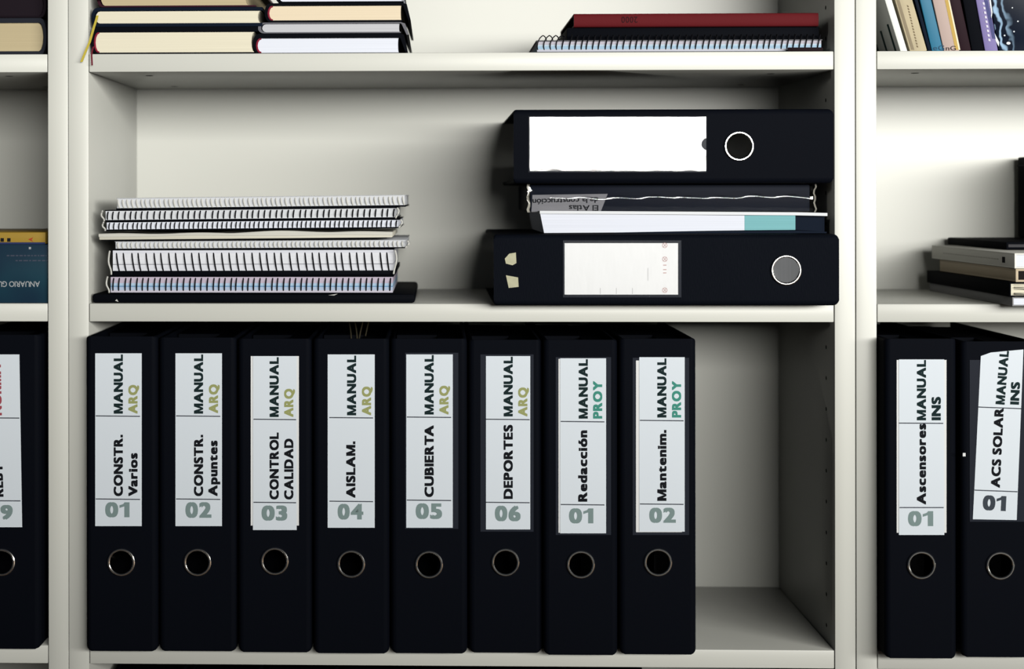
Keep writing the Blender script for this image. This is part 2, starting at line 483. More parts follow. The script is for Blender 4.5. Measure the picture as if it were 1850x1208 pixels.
def upright(label, x0, x1, ytop, ybot, ring, lab, lettering, group, zs=S_LOW, **kw):
    pxm = (x0 + x1) / 2
    yf = min(-0.008, depth_on(pxm, ybot, zs))
    xl, xr = W(x0, (ytop + ybot) / 2, yf).x, W(x1, (ytop + ybot) / 2, yf).x
    h = W(pxm, ytop, yf).z - zs
    for c_ in (0.0, 0.8040, -0.8036):
        if abs((xl + xr) / 2 - c_) < HW: xl = max(xl, c_ - HW + 0.0008); xr = min(xr, c_ + HW - 0.0008)
    return binder(label, Vector(((xl + xr) / 2, yf, zs + EPS)), xr - xl, h, ring, yf, lab, lettering, group=group, **kw)

def std(lx, man, sub, title, num, ln, right, subcol=OLIVE, numcol=GREYI):
    """lettering of the printed labels: (text, baseline x, y from, y to)"""
    L = []
    L.append(('MANUAL', (man[0], man[1]), (man[0], man[2]), 16.5, INKG))
    L.append((sub[0], (sub[1], sub[2]), (sub[1], sub[3]), 16.5, subcol))
    for (s, xb, ya, yb) in title: L.append((s, (xb, ya), (xb, yb), 16.5, INK))
    L.append((num[0], (num[1], num[4]), (num[2], num[4]), num[4] - num[3], numcol))
    return {'text': L, 'lines': [((lx + 1, ln[0]), (right - 3, ln[0] + 0.8), LINEI), ((lx + 1, ln[1]), (right - 3, ln[1] + 0.8), LINEI)]}

G1 = 'black binders standing in the row on the lower shelf'
upright('black lever arch binder labelled MANUAL ARQ, CONSTR. Varios, 01', 150, 284, 608, 1176, (216, 1015), (172, 256, 638, 950),
        std(172, (222, 747, 640), ('ARQ', 248.5, 747, 695), [('CONSTR.', 222, 896, 785), ('Varios', 248.5, 896, 818)], ('01', 190, 234, 907, 934), (751, 901), 256), G1)
upright('black lever arch binder labelled MANUAL ARQ, CONSTR. Apuntes, 02', 287, 427, 610, 1176, (358, 1015), (317, 401, 638, 950),
        std(317, (367, 747, 640), ('ARQ', 394, 746, 694), [('CONSTR.', 367, 896, 785), ('Apuntes', 393, 896, 795.5)], ('02', 335, 382, 907, 935), (751, 901), 401), G1)
upright('black lever arch binder labelled MANUAL ARQ, CONTROL CALIDAD, 03', 430, 563, 612, 1178, (497, 1013), (457, 536, 643, 957),
        std(457, (503.6, 753, 645), ('ARQ', 530, 753, 702), [('CONTROL', 503.6, 902, 781), ('CALIDAD', 530, 902, 792)], ('03', 472.5, 519, 913, 940), (757, 907), 538), G1,
        lab2=(453, 540, 643, 949))
def fastener(t, inv):
    bm = nb()
    for px in (630, 641, 644, 655):
        s = -1 if px < 642 else 1
        pts = [inv @ (W(px, 612, 0.02) + Vector((s * 0.004 * q * q, 0.05 + 0.02 * q, -0.012 + 0.026 * q))) for q in [i / 6 for i in range(7)]]
        tube(bm, pts, 0.0007, 6)
    part('fastener_wires', bm, BRASS, t, local=True, label='thin brass-coloured wire ends poking out of the top')
upright('black lever arch binder labelled MANUAL ARQ, AISLAM., 04', 566, 703, 612, 1180, (635, 1018), (592, 677, 640, 953),
        std(594, (643.5, 750, 642), ('ARQ', 670.5, 750, 698), [('AISLAM.', 642, 899, 797)], ('04', 610, 656.5, 910, 938), (754, 905), 677), G1, extra=fastener)
upright('black lever arch binder labelled MANUAL ARQ, CUBIERTA, 05', 706, 844, 612, 1180, (777, 1019), (734, 818, 640, 953),
        std(734, (783.6, 748.6, 641), ('ARQ', 810.4, 748.6, 696.4), [('CUBIERTA', 783.6, 897.7, 768)], ('05', 751, 798.7, 909, 937), (753, 903), 818), G1, pocket=(732, 828, 637, 955))
upright('black lever arch binder labelled MANUAL ARQ, DEPORTES, 06', 847, 979, 614, 1179, (916, 1015), (878, 958, 643, 956),
        std(877, (926.4, 752, 644), ('ARQ', 952.8, 752, 699.5), [('DEPORTES', 926.4, 901, 767)], ('06', 894, 940.6, 913.4, 941), (757, 907), 960), G1, pocket=(868, 964, 640, 960))
upright('black lever arch binder labelled MANUAL PROY, Redacción, 01', 982, 1116, 614, 1183, (1051, 1019), (1012, 1095, 647, 963),
        std(1012, (1062, 756, 648.5), ('PROY', 1088, 756, 688), [('Redacción', 1061, 906, 777)], ('01', 1028, 1072, 918, 945), (761, 911), 1095, TEALI), G1,
        lab2=(1009, 1092, 648, 962), pocket=(1004, 1104, 645, 966))
upright('black lever arch binder labelled MANUAL PROY, Mantenim., 02', 1119, 1258, 612, 1182, (1192, 1015), (1155, 1237, 645, 960),
        std(1155, (1204, 754, 647), ('PROY', 1230.6, 754, 688), [('Mantenim.', 1204, 904.5, 776.4)], ('02', 1173, 1221, 917, 944), (759, 910), 1238, TEALI), G1,
        lab2=(1149, 1232, 651, 961), pocket=(1143, 1245, 646, 966))

G0 = 'black binders on the shelf below, only their tops in view'
for k in range(7):
    xk = -0.336 + k * 0.083
    binder('black lever arch binder on the shelf below, only its dark top showing', Vector((xk, -0.015, 0.60 + T + EPS)), 0.078, 0.318, (900, 1690), -0.015, group=G0, lever=False)
# right bookcase
G2 = 'black binders on the lower shelf of the right bookcase'
upright('black lever arch binder labelled MANUAL INS, Ascensores, 01', 1582, 1729, 612, 1189, (1664, 1020), (1624, 1706, 649, 966),
        {'text': [('MANUAL', (1673, 759), (1673, 650), 16.5, INKG), ('INS', (1699.7, 759), (1699.7, 716.4), 16.5, INKG),
                  ('Ascensores', (1673, 911), (1673, 765), 16.5, INK), ('01', (1640.5, 950), (1686, 950), 27, GREYI)],
         'lines': [((1624, 764), (1704, 764.5), LINEI), ((1625, 916.5), (1705, 916.5), LINEI)]}, G2, lab2=(1620, 1710, 650, 962), lever=False)
def speck(t, inv):
    bm = nb(); patch(bm, rect(1739.5, 1744.5, 818, 824), -0.0335, inv, 0.0005)
    part('sticker_scrap', bm, PAPERW, t, local=True, smooth=False, label='tiny white scrap on the spine edge')
upright('black lever arch binder with crooked label MANUAL INS, ACS SOLAR, 01', 1737, 1876, 617, 1187, (1799, 1021),
        [(1772, 643), (1790, 636.5), (1849, 631), (1836.8, 939), (1757.6, 937.6)],
        {'text': [('MANUAL', (1815, 731), (1823, 634), 16.5, INKG), ('INS', (1841, 731), (1843, 690), 16, INKG),
                  ('ACS SOLAR', (1806.5, 881), (1813.5, 737), 16.5, INK), ('01', (1775, 921), (1817, 923), 27, DGREYI)],
         'lines': [((1767.5, 735), (1845, 738), LINEI), ((1760.5, 885), (1838.5, 888), LINEI)]}, G2, lever=False, extra=speck, pocket=(1752, 1857, 650, 942))

# left bookcase
upright('black lever arch binder labelled NORMA in red, number ending in 9, at the left edge', -66, 72, 605, 1172, (12, 1015),
        [(-50, 640), (35, 640), (40, 952), (-46, 952)],
        {'text': [('NORMA', (3.5, 750), (1.5, 658), 16.5, REDI), ('REBT', (6.5, 897), (4.5, 837), 16.5, INK), ('09', (-24, 938), (23, 938), 26, GREYI)],
         'lines': [((-48, 754.5), (35, 755), LINEI), ((-47, 904), (37, 904.5), LINEI)]}, None)

# ------------------------------------------------------------------ slim folder in the gap of the left bookcase
xl, xr = W(72, 900, -0.02).x + 0.0014, -0.8036 + HW - 0.001
t = thing('slim_folder', 'slim black folder squeezed between the left binder and the bookcase side', 'folder', (0.5 * (xl + xr), 0.012, S_LOW + EPS))
zt_ = W(80, 640, 0.012).z
part('cover', box(nb(), xl, xr - 0.0006, 0.012, 0.25, S_LOW + EPS, zt_, 0.0015), BLACK, t)
part('papers', box(nb(), xl + 0.0015, xr - 0.002, 0.015, 0.245, S_LOW + 0.01, zt_ + 0.0002), GREYP, t)

# ------------------------------------------------------------------ lying binders on the middle shelf
def lying(label, x0, x1, ytop, ybot, yf, zbase, ring, tilt=0.0, **kw):
    cxr = W(x1, (ytop + ybot) / 2, yf).x; cxl = W(x0, (ytop + ybot) / 2, yf).x
    w = W((x0 + x1) / 2, ytop, yf).z - zbase
    return binder(label, Vector((cxr, yf, zbase + w / 2)), w, cxr - cxl, ring, yf, lying=True, tilt=tilt, **kw), zbase + w

def stickers(t, inv):
    for q in ([(912, 467), (920, 458), (932, 456), (933, 475), (926, 479), (914, 476)], [(914, 497), (936, 501), (937, 518), (919, 520)]):
        bm = nb(); patch(bm, q, S0Y - 0.0006, inv, 0.0004)
        part('torn_sticker', bm, mat('old_sticker', (178, 176, 150), 0.7, 0.2, var=0.15, vscale=(200, 200, 200)), t, local=True, smooth=False, label='torn beige sticker remnant')
S0Y = -0.030
cross = []
for (cx_, cy_) in ((1201, 443), (1201, 468), (1201, 524)):
    for k in range(8):
        a0, a1 = k * math.pi / 4, (k + 1) * math.pi / 4
        cross.append(([(cx_ + 5 * math.cos(a0), cy_ + 5 * math.sin(a0)), (cx_ + 5 * math.cos(a1), cy_ + 5 * math.sin(a1)),
                       (cx_ + 4 * math.cos(a1), cy_ + 4 * math.sin(a1)), (cx_ + 4 * math.cos(a0), cy_ + 4 * math.sin(a0))], FAINT))
    for s in (-1, 1):
        cross.append(([(cx_ - 3.4, cy_ - 3.4 * s), (cx_ - 2.6, cy_ - 3.8 * s), (cx_ + 3.4, cy_ + 3.2 * s), (cx_ + 2.6, cy_ + 3.8 * s)], FAINT))
for yy in (478, 486, 492): cross.append((rect(1198, 1204, yy, yy + 1.6), FAINT))
for xx in (1084, 1113, 1142): cross.append((rect(xx, xx + 1, 520, 531), mat('faint_grey_ink', (0.5, 0.5, 0.52, 1), 0.6, 0.2)))
cross.append((rect(1170, 1171, 484, 507), MATS['faint_grey_ink']))
lowb, ztop0 = lying('black grained lever arch binder lying at the bottom of the pile, short white label', 892, 1516, 423, 549, S0Y, S_MID + EPS, (1420, 484.5),
      group='black binders lying in the pile on the middle shelf', grain=True, lab=(1020, 1225, 439, 532),
      lettering={'paper': mat('crinkled_label', (0.80, 0.81, 0.83, 1), 0.6, 0.1, bump=1.0, bscale=(30, 30, 75)), 'text': [], 'marks': cross}, pocket=(1017, 1231, 434, 537), film=rect(1018, 1229, 435, 536),
      extra=stickers, ringR=0.0140, fill=0.72, lever=False)

# paperback with a teal section on the binder
y1 = 0.004
pts = lambda a: [(W(px, py, y1).x, W(px, py, y1).z) for px, py in a]
t = thing('paperback_book', 'thick white paperback with a teal section, lying on the bottom binder', 'book', (W(1237, 418, y1).x, y1, ztop0 + EPS))
zb = ztop0 + 0.0006
poly = pts([(978, 386), (1437, 389)]) 
zl0, zl1 = W(980, 386, y1).z, W(1437, 389, y1).z
xa, xb, xc, xd = W(981, 400, y1).x, W(1345, 400, y1).x, W(1437, 400, y1).x, W(1494, 400, y1).x
bm = nb()
prism(bm, [(W(983, 418, y1).x, zb), (W(1110, 416, y1).x, zb + 0.0004), (W(1265, 411, y1).x, zb + 0.0020), (xb, zb + 0.0026), (xb, zl1), (W(976, 390, y1).x, zl0)], y1, y1 + 0.20)
part('pages', bm, COOLP, t)
part('teal_pages', prism(nb(), [(xb + 0.0001, zb + 0.0026), (xc, zb + 0.0030), (xc, zl1), (xb + 0.0001, zl1)], y1, y1 + 0.20), sheet_edges('teal_sheets', (118, 172, 178)), t, label='teal page section')
bm = nb(); zt1 = W(1237, 382.5, y1).z
prism(bm, [(W(975, 390, y1).x, zl0 + 0.0001), (xc, zl1 + 0.0001), (xd, zl1 - 0.0006), (xd, zl1 + 0.0025), (xc, zl1 + 0.0032), (W(975, 383, y1).x, zl0 + 0.0030)], y1 - 0.002, y1 + 0.2)
part('front_cover', bm, sheet_edges('white_cover_card', (214, 217, 222), 0.05), t, label='white cover board')
bm = nb(); prism(bm, [(xc + 0.0002, zb + 0.003), (xd - 0.001, zb + 0.001), (xd - 0.001, zl1 - 0.0008), (xc + 0.0002, zl1 - 0.0002)], y1 + 0.006, y1 + 0.2)
part('spine_block', bm, NAVY, t, label='dark navy end of the book block')
part('back_cover', prism(nb(), [(W(1108, 418, y1).x, zb - 0.0004), (xd, zb - 0.0004), (xd, zb + 0.0010), (xc, zb + 0.0024), (W(1265, 412, y1).x, zb + 0.0014), (W(1112, 417, y1).x, zb)], y1 + 0.001, y1 + 0.19), NAVY, t)
ztop1 = zl1 + 0.0032 + 0.0002

# shrink-wrapped atlas
y2 = 0.012
xa, xb = W(953, 365, y2).x, W(1470, 365, y2).x
za, zb = max(ztop1, W(1000, 386, y2).z), W(1200, 332, y2).z
t = thing('atlas_book', 'dark atlas in crinkled clear shrink wrap lying under the topmost binder', 'book', ((xa + xb) / 2, y2, za))
inv = Matrix.Translation(-ORIG[t.name])
part('cover', box(nb(), xa + 0.003, xb - 0.003, y2 + 0.004, y2 + 0.23, za + 0.0006, zb - 0.0008, 0.001), mat('atlas_cover', (0.006, 0.008, 0.015, 1), 0.5, 0.02), t)
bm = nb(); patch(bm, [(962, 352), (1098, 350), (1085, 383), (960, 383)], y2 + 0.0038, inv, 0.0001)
pp = part('spine_overlay', bm, mat('grey_wrap_sheen', (0.17, 0.17, 0.19, 1), 0.5, 0.05), t, local=True, smooth=False, label='grey patch painted as wrap sheen on the spine')  # sheen of the wrap over the spine, painted as a grey patch
bm = nb()
write(bm, 'El Atlas', (1081, 370.5), (1028, 370.5), 10, y2 + 0.0035, inv, 0, 0.01)
write(bm, 'de la construcción', (1081, 356), (962, 359.5), 10, y2 + 0.0035, inv, 0, 0.01)
part('lettering', bm, INK, pp, local=True, smooth=False)
bm = nb()                                                   # wrap: a tight film with a drawn ridge along the spine
prof = [(0.0, 0.0), (-0.0008, 0.12), (-0.0016, 0.3), (-0.0022, 0.42), (-0.0025, 0.47), (-0.00255, 0.50), (-0.00245, 0.53), (-0.0022, 0.56), (-0.0016, 0.59), (-0.0004, 0.64), (0.0006, 0.75), (0.0015, 0.93), (0.006, 0.995)]
nx = 60; rows = []
for i in range(nx + 1):
    u = i / nx; wob = 0.02 * math.sin(u * 17) + 0.012 * math.sin(u * 41 + 1)
    sq = min(1, u / 0.06, (1 - u) / 0.03) ** 0.6 if 0 < u < 1 else 0.0
    rows.append([bm.verts.new((xa + u * (xb - xa), y2 + 0.0036 + dy * (0.35 + 0.65 * sq) + 0.0002 * math.sin(u * 53 + j), za + (v + (wob + 0.05 * (u - 0.5)) * math.sin(v * math.pi)) * (zb - za - 0.0006) + 0.0003)) for j, (dy, v) in enumerate(prof)])
for i in range(nx):
    for j in range(len(prof) - 1): bm.faces.new((rows[i][j], rows[i + 1][j], rows[i + 1][j + 1], rows[i][j + 1]))
wr = part('shrink_wrap', bm, WRAP, t)
for px_, s in ((953, -1), (1471, 1)):
    x = W(px_, 365, y2).x; bm = nb()
    pl = [Vector((x + s * 0.001 * math.sin(k * 1.7), y2 + 0.001 - 0.002 * math.sin(k * 0.9), za - 0.0002 + (zb - za) * k / 9)) for k in range(10)]
    d = Vector((0.0032, 0.006, 0)); A = [(bm.verts.new(p), bm.verts.new(p + d)) for p in pl]
    for k in range(9): bm.faces.new((A[k][0], A[k + 1][0], A[k + 1][1], A[k][1]))
    part('wrap_seam', bm, mat('milky_film', (0.30, 0.29, 0.255, 1), 0.25, 0.1), t, label='milky folded end of the wrap')
ztop2 = zb

S3Y = -0.006
notch = [(957, 211), (1276, 211), (1276, 249)] + [(1276 - 9 * math.sin(a), 260 - 10.5 * math.cos(a)) for a in [i * math.pi / 8 for i in range(1, 8)]] + [(1276, 271), (1276, 309), (957, 309)]
logo = [(rect(968 + 3 * i, 970 + 3 * i, 232 + (i * 5) % 7, 256 - (i * 3) % 9), BLUEI) for i in range(5)]
logo += [(rect(966, 968, 236, 246), BLUEI), (rect(975, 979, 258, 280), mat('smudge_grey', (0.55, 0.57, 0.58, 1), 0.6, 0.2))]
topb, _ = lying('black lever arch binder topmost of the pile, long blank white label', 928, 1506, 197, 326, S3Y, ztop2 + EPS, (1335, 261), tilt=0.0,
      group='black binders lying in the pile on the middle shelf', lab=[(957, 214), (1263, 216), (1263, 307), (957, 305)],
      lettering={'paper': PAPERW, 'text': [], 'marks': logo}, pocket=(955, 1276, 210, 311), film=notch, ringR=0.0138, fill=0.3)

# ------------------------------------------------------------------ spiral notebooks
def notebook(label, x0, x1, ytop, ybot, yf, zbase, pages, wire, pitch, tilt=0.0, dep=0.21, slant=0.4, rw=0.00062, cover=(BLACK, BLACK), ct=(0.0009, 0.0012),
             group='spiral notebooks piled on the left of the middle shelf', loop=None, ends=None, ztop=None, over=0.0, seta=0.0, yawed=False):
    pm = (x0 + x1) / 2
    xa, xb = W(x0, (ytop + ybot) / 2, yf).x, W(x1, (ytop + ybot) / 2, yf).x
    za = zbase; zb = ztop if ztop else W(pm, ytop, yf).z
    t = thing('spiral_notebook', label, 'notebook', ((xa + xb) / 2, yf, za + EPS), group, (0, -tilt, 0))
    h = zb - za - 2 * EPS
    yb = yf + 0.0035
    if loop is None: loop = 0.0
    za += EPS
    part('back_cover', box(nb(), xa - 0.0, xb + over, yb - 0.0015, yb + dep, za, za + ct[1], 0.0003), cover[1], t)
    part('pages', box(nb(), xa + 0.001, xb - 0.001, yb + seta, yb + dep - 0.002, za + ct[1] + 0.0001, za + h - ct[0] - 0.0001), pages(za + ct[1] - t.location.z, za + h - ct[0] - t.location.z) if callable(pages) else pages, t)
    part('front_cover', box(nb(), xa, xb, yb - 0.0005, yb + dep, za + h - ct[0], za + h, 0.0003), cover[0], t)
    P = pitch * (CAM.y * -1 + yf) / F; n = int((xb - xa - 0.004) / P)
    bz = (h + loop) / 2 - rw * 0.6; ay = 0.0052; bm = nb()
    zc = za + h / 2 + loop / 2 + 0.0005 if loop else za + h / 2
    st = xa + ((xb - xa) - n * P) / 2
    for k in range(n + 1):
        jx = random.uniform(-0.1, 0.1) * P
        sl = slant(k / n) if callable(slant) else slant
        q = [Vector((st + k * P + jx - sl * P * math.cos(a) * (1 if math.sin(a) > 0 else 0.4), yb + 0.0038 - ay * math.sin(a), zc + bz * math.cos(a))) for a in [i * 2 * math.pi / 16 for i in range(16)]]
        if yawed:
            c_ = 0.95 if k < 4 else 0.25
            q = [p + Vector((c_ * (p.y - yb), 0, 0)) for p in q]
        tube(bm, q, rw, 5, closed=True)
    wb = part('wire_binding', bm, wire, t)
    if ends:
        bm = nb()
        for s in ends:
            x = xa if s < 0 else xb
            q = [Vector((x + s * 0.0026 * (0.4 + 0.6 * math.sin(i * 0.5)), yf - 0.001 - 0.001 * math.cos(i * 1.3), zc + bz * 0.95 - 1.9 * bz * i / 9)) for i in range(10)]
            tube(bm, q, 0.0009, 6)
        part('coil_end', bm, COILC, wb, label='pale twisted end of the coil')
    return t, zb

yN = 0.006
# black document case at the bottom
xa, xb = W(166, 540, yN).x, W(750, 540, yN).x
za, zb = S_MID + EPS, W(450, 530, yN).z
t = thing('document_case', 'flat black document case under the pile of spiral notebooks', 'folder', ((xa + xb) / 2, yN, za))
bm = nb(); box(bm, xa, xb, yN, yN + 0.235, za, zb - EPS, 0.0032)
part('case_body', bm, BLACK, t)
inv = Matrix.Translation(-ORIG[t.name]); bm = nb()
for q in ([(593, 533), (610, 530.5), (604, 533.5)], [(208, 543), (211, 540), (214, 545)]): patch(bm, q, yN - 0.0003, inv, 0.0002)
part('scratch_mark', bm, mat('pale_scratch', (0.5, 0.5, 0.48, 1), 0.6, 0.2), t, local=True, smooth=False, label='small pale scratches')
yN = 0.004
Z = [zb] + [W(450, py, yN).z for py in (497.5, 450, 433, 415.5, 397.5, 376.5, 354.5)]
def pinkblue(a, b):
    return banded_edges('pink_and_blue_sections', [(0.0, (214, 206, 218)), (0.16, (186, 206, 232)), (0.36, (60, 140, 190)), (0.43, (180, 214, 240)), (0.60, (206, 188, 206)), (1.0, (222, 208, 220))], a, b)
def lined(a, b):
    return banded_edges('two_block_sheets', [(0.0, (244, 244, 248)), (0.30, (120, 120, 128)), (0.335, (250, 250, 252)), (0.85, (240, 240, 246))], a, b)
notebook('spiral notebook with pink and blue page edges, lowest in the pile', 197, 711, 497.5, 530, yN, Z[0], pinkblue, WIREB, 10.7, 0.0, slant=lambda u: -0.10, ct=(0.0014, 0.0006), rw=0.0007, ends=(-1,))
notebook('thickest spiral notebook, white pages with black wire, above the pink and blue one', 201, 712, 450, 497.5, yN, Z[1] + 0, lined, WIREB, 13.7, 0.002, slant=lambda u: 0.26 - 0.06 * u, ct=(0.0008, 0.0046), over=0.001, rw=0.0007, ends=(1, -1), ztop=Z[2])
notebook('white wired notebook sticking out to the right above the thickest one', 206, 734, 433, 450, yN, Z[2], SHEETS, WIREW, 8.35, 0.005, slant=0.05, ct=(0.0004, 0.0010), rw=0.0008, cover=(SHEETS, BLACK), ends=(1,), ztop=Z[3] - 0.0008)

# glued paper pad
xa, xb = W(177, 425, yN).x, W(709, 425, yN).x; za, zb = Z[3], Z[4]
t = thing('paper_pad', 'cream glued paper pad with a crumpled top sheet, in the middle of the notebook pile', 'pad', ((xa + xb) / 2, yN, za), None, (0, -0.008, 0))
h = zb - za
bm = nb(); box(bm, xa + 0.001, xb, yN, yN + 0.20, za + 0.0010, zb - 0.0034, 0.0012)
part('pages', bm, sheet_edges('cream_pad_sheets', (206, 203, 190), 0.05), t)
part('back_board', box(nb(), xa + 0.003, xb - 0.006, yN + 0.001, yN + 0.20, za + EPS, za + 0.0009), BLACK, t)
bm = nb(); rows = []
for i in range(49):
    u = i / 48; x = xa + 0.001 + u * (xb - xa - 0.001)
    l = 0.0006 + 0.0012 * max(0, math.sin((u - 0.45) * 9)) * (u > 0.45) + 0.0004 * math.sin(u * 23)
    l2 = 0.0018 * (0.5 + 0.5 * math.sin(u * 13 + 0.6)) + 0.0016 * (1 / (1 + math.exp(-(u - 0.62) * 40)))
    base = zb - 0.0033
    rows.append([bm.verts.new(p) for p in ((x, yN + 0.05, base + 0.0003), (x, yN + 0.004, base + 0.0003 + 0.3 * l), (x, yN - 0.0006, base + 0.0002 + l), (x, yN - 0.0016, base - 0.0002 + l * 0.3), (x, yN - 0.0010, base - 0.0016 - l2 * 0.5),
                 (x, yN + 0.05, base + 0.0008), (x, yN + 0.004, base + 0.0010 + 0.6 * l2), (x, yN - 0.0004, base + 0.0012 + l2 * 0.8))])
for i in range(48):
    A, B = rows[i], rows[i + 1]
    for a, b in ((0, 1), (1, 2), (2, 3), (3, 4), (5, 6), (6, 7)): bm.faces.new((A[a], B[a], B[b], A[b]))
part('top_sheet', bm, mat('crumpled_sheet', (0.60, 0.59, 0.54, 1), 0.6, 0.3), t, label='crumpled torn top sheet')

notebook('black wired notebook with close coils, resting on the cream pad', 190, 722, 397.5, 415.5, yN, Z[4] + 0.0004, COOLP, WIREB, 8.55, 0.008, slant=-0.10, rw=0.0006, ends=(-1, 1), ztop=Z[5])
notebook('black wired notebook with wide coils, second from the top of the pile', 188, 716, 376.5, 397.5, yN, Z[5], SHEETS, WIREB, 10.65, 0.009, slant=-0.10, rw=0.0007, ends=(-1, 1), ztop=Z[6])
notebook('white wired spiral notebook on top of the pile', 209, 733, 354.5, 376.5, yN, Z[6], SHEETS, WIREW, 8.5, 0.010, slant=0.22, rw=0.0008, cover=(SHEETS, BLACK), ct=(0.0005, 0.0016), ztop=Z[7])

# ------------------------------------------------------------------ lying books seen from their ends
def end_book(label, x0, x1, ytop, ybot, yf, zbase, spine=-1, cov=BLACK, pg=CREAM, tt=0.003, tb=0.002, dep=0.21, flap=0.0, group=None, head=None, name='hardback_book', over=0.003, ztop=None, sp_t=0.003, tilt=0.0, gap=0.0):
    """book lying flat, its short edge to the front, spine to the left (-1) or right (+1)"""
    xa, xb = W(x0, (ytop + ybot) / 2, yf).x, W(x1, (ytop + ybot) / 2, yf).x
    za = zbase + EPS; zb = (ztop if ztop else W((x0 + x1) / 2, ytop, yf).z) - EPS
    t = thing(name, label, 'book', ((xa + xb) / 2, yf, za), group, (0, -tilt, 0))
    bm = nb(); h = zb - za; s = spine
    def X(v): return v if s < 0 else xa + xb - v
    n = 8; r = h / 2
    # outer and inner outline of the case
    out = [(xb, za)] + [(xa + 0.006 - 0.006 * math.sin(a) * 1.0, za + r - r * math.cos(a)) for a in [i * math.pi / n for i in range(n + 1)]] + [(xb - gap, zb)]
    inn = [(xb, za + tb)] + [(xa + 0.006 + sp_t * 0.5 - 0.006 * math.sin(a) + sp_t * 0.5 * math.sin(a), za + tb + (h - tb - tt) / 2 * (1 - math.cos(a))) for a in [i * math.pi / n for i in range(n + 1)]] + [(xb - gap, zb - tt)]
    if flap:
        out += [(xb + 0.0045 - gap, zb - 0.0015), (xb + 0.0085 - gap, zb - flap)]
        inn += [(xb + 0.0010 - gap, zb - tt - 0.001), (xb + 0.0060 - gap, zb - flap)]
    for i in range(len(out) - 1):
        prism(bm, [(X(out[i][0]), out[i][1]), (X(out[i + 1][0]), out[i + 1][1]), (X(inn[i + 1][0]), inn[i + 1][1]), (X(inn[i][0]), inn[i][1])], yf, yf + dep)
    bmesh.ops.remove_doubles(bm, verts=bm.verts, dist=1e-6)
    part('cover', bm, cov, t)
    k = (h - tb - tt) / 2; zc = za + tb + k
    k -= 0.00015
    m = 6
    left = [(xa + 0.0065 + sp_t * 0.5 - (0.006 - sp_t * 0.5) * math.sin(a) + 0.0006, zc - k * math.cos(a)) for a in [i * math.pi / m for i in range(m + 1)]]
    right = [(xb - over - (0.0008 if flap else 0.0030) * math.sin(a), zc + k * math.cos(a)) for a in [i * math.pi / m for i in range(m + 1)]]
    poly = [(X(x), z) for x, z in left + right]
    part('pages', prism(nb(), poly, yf + 0.0025, yf + dep - 0.003), pg, t)
    if head:
        bm = nb()
        q = [Vector((X(p[0] - 0.0004), yf + 0.0018, p[1])) for p in left]
        tube(bm, q, 0.0011, 6)
        part('headband', bm, head, t)
    return t, zb + EPS

REDB = mat('red_headband', (0.22, 0.015, 0.035, 1), 0.6, 0.3)
GA = 'books stacked flat at the left of the upper shelf'
yA = 0.003
z0 = S_TOP
A1, z1_ = end_book('dark bound book with red ribbon, bottom of the left pile on the upper shelf', 164, 466, 48, 96, yA, z0, -1, BLACK, CREAM, 0.0052, 0.0014, group=GA, head=REDB, over=0.004)
A2, z2_ = end_book('navy book with a yellow ribbon, in the middle of the left upper pile', 165, 474, 13, 48, yA + 0.001, z1_, -1, NAVY, CREAM, 0.0034, 0.0034, group=GA, over=0.002)
A3, z3_ = end_book('dark book with beige pages cut off by the top edge, on the navy book', 174, 462, -32, 13, yA + 0.001, z2_, -1, MAROON, BEIGE, 0.003, 0.0016, group=GA, over=0.008)
B1, q1 = end_book('black soft cover book with bright white pages and red headband, on the upper shelf', 457, 722, 60, 96, yA + 0.001, z0, -1, BLACK, COOLP, 0.0046, 0.0006, group=GA, head=REDB, flap=0.0195, over=0.001)
B2, q2 = end_book('thin grey paged notebook above the bright white paged book', 466, 724, 40, 60, yA + 0.002, q1, -1, mat('grey_cover', (0.12, 0.12, 0.14, 1), 0.5, 0.3), GREYP, 0.0012, 0.0012, group=GA, flap=0.013, over=0.001, name='thin_notebook')
B3, q3 = end_book('black book with peach pages and red headband, above the thin grey notebook', 478, 727, 5, 40, yA + 0.002, q2, -1, BLACK, PEACH, 0.0026, 0.0018, group=GA, head=REDB, flap=0.018, over=0.001)
B4, q4 = end_book('black book with white pages cut off by the top edge, on the peach paged book', 496, 729, -28, 5, yA + 0.002, q3, -1, BLACK, COOLP, 0.0026, 0.0012, group=GA, over=0.001)

def ribbon(parent, pxs, w, mt, y0):
    bm = nb(); L = []
    for i, (px, py) in enumerate(pxs):
        p = W(px, py, y0 - 0.001 - 0.0006 * math.sin(i)); a = bm.verts.new(p + Vector((-w / 2, 0, 0))); b = bm.verts.new(p + Vector((w / 2, -0.0004, 0)))
        c = bm.verts.new(p + Vector((w / 2, 0.0, 0))); d = bm.verts.new(p + Vector((-w / 2, 0.0004, 0))); L.append((a, b, c, d))
    for i in range(len(L) - 1):
        for k in range(4): bm.faces.new((L[i][k], L[i][(k + 1) % 4], L[i + 1][(k + 1) % 4], L[i + 1][k]))
    return bm
part('ribbon_marker', ribbon(A2, [(176, 28), (174, 36), (170, 48), (166, 62), (162, 76), (156, 90), (151, 102), (147, 112)], 0.0026, None, -0.004), mat('yellow_ribbon', (0.52, 0.42, 0.06, 1), 0.5, 0.3), A2, label='frayed yellow ribbon marker')
part('ribbon_marker', ribbon(A1, [(169, 84), (166.5, 92), (165.5, 100), (166, 108), (166.5, 118)], 0.0016, None, -0.004), mat('dark_red_ribbon', (0.17, 0.015, 0.03, 1), 0.5, 0.3), A1, label='dark red ribbon marker hanging over the shelf edge')

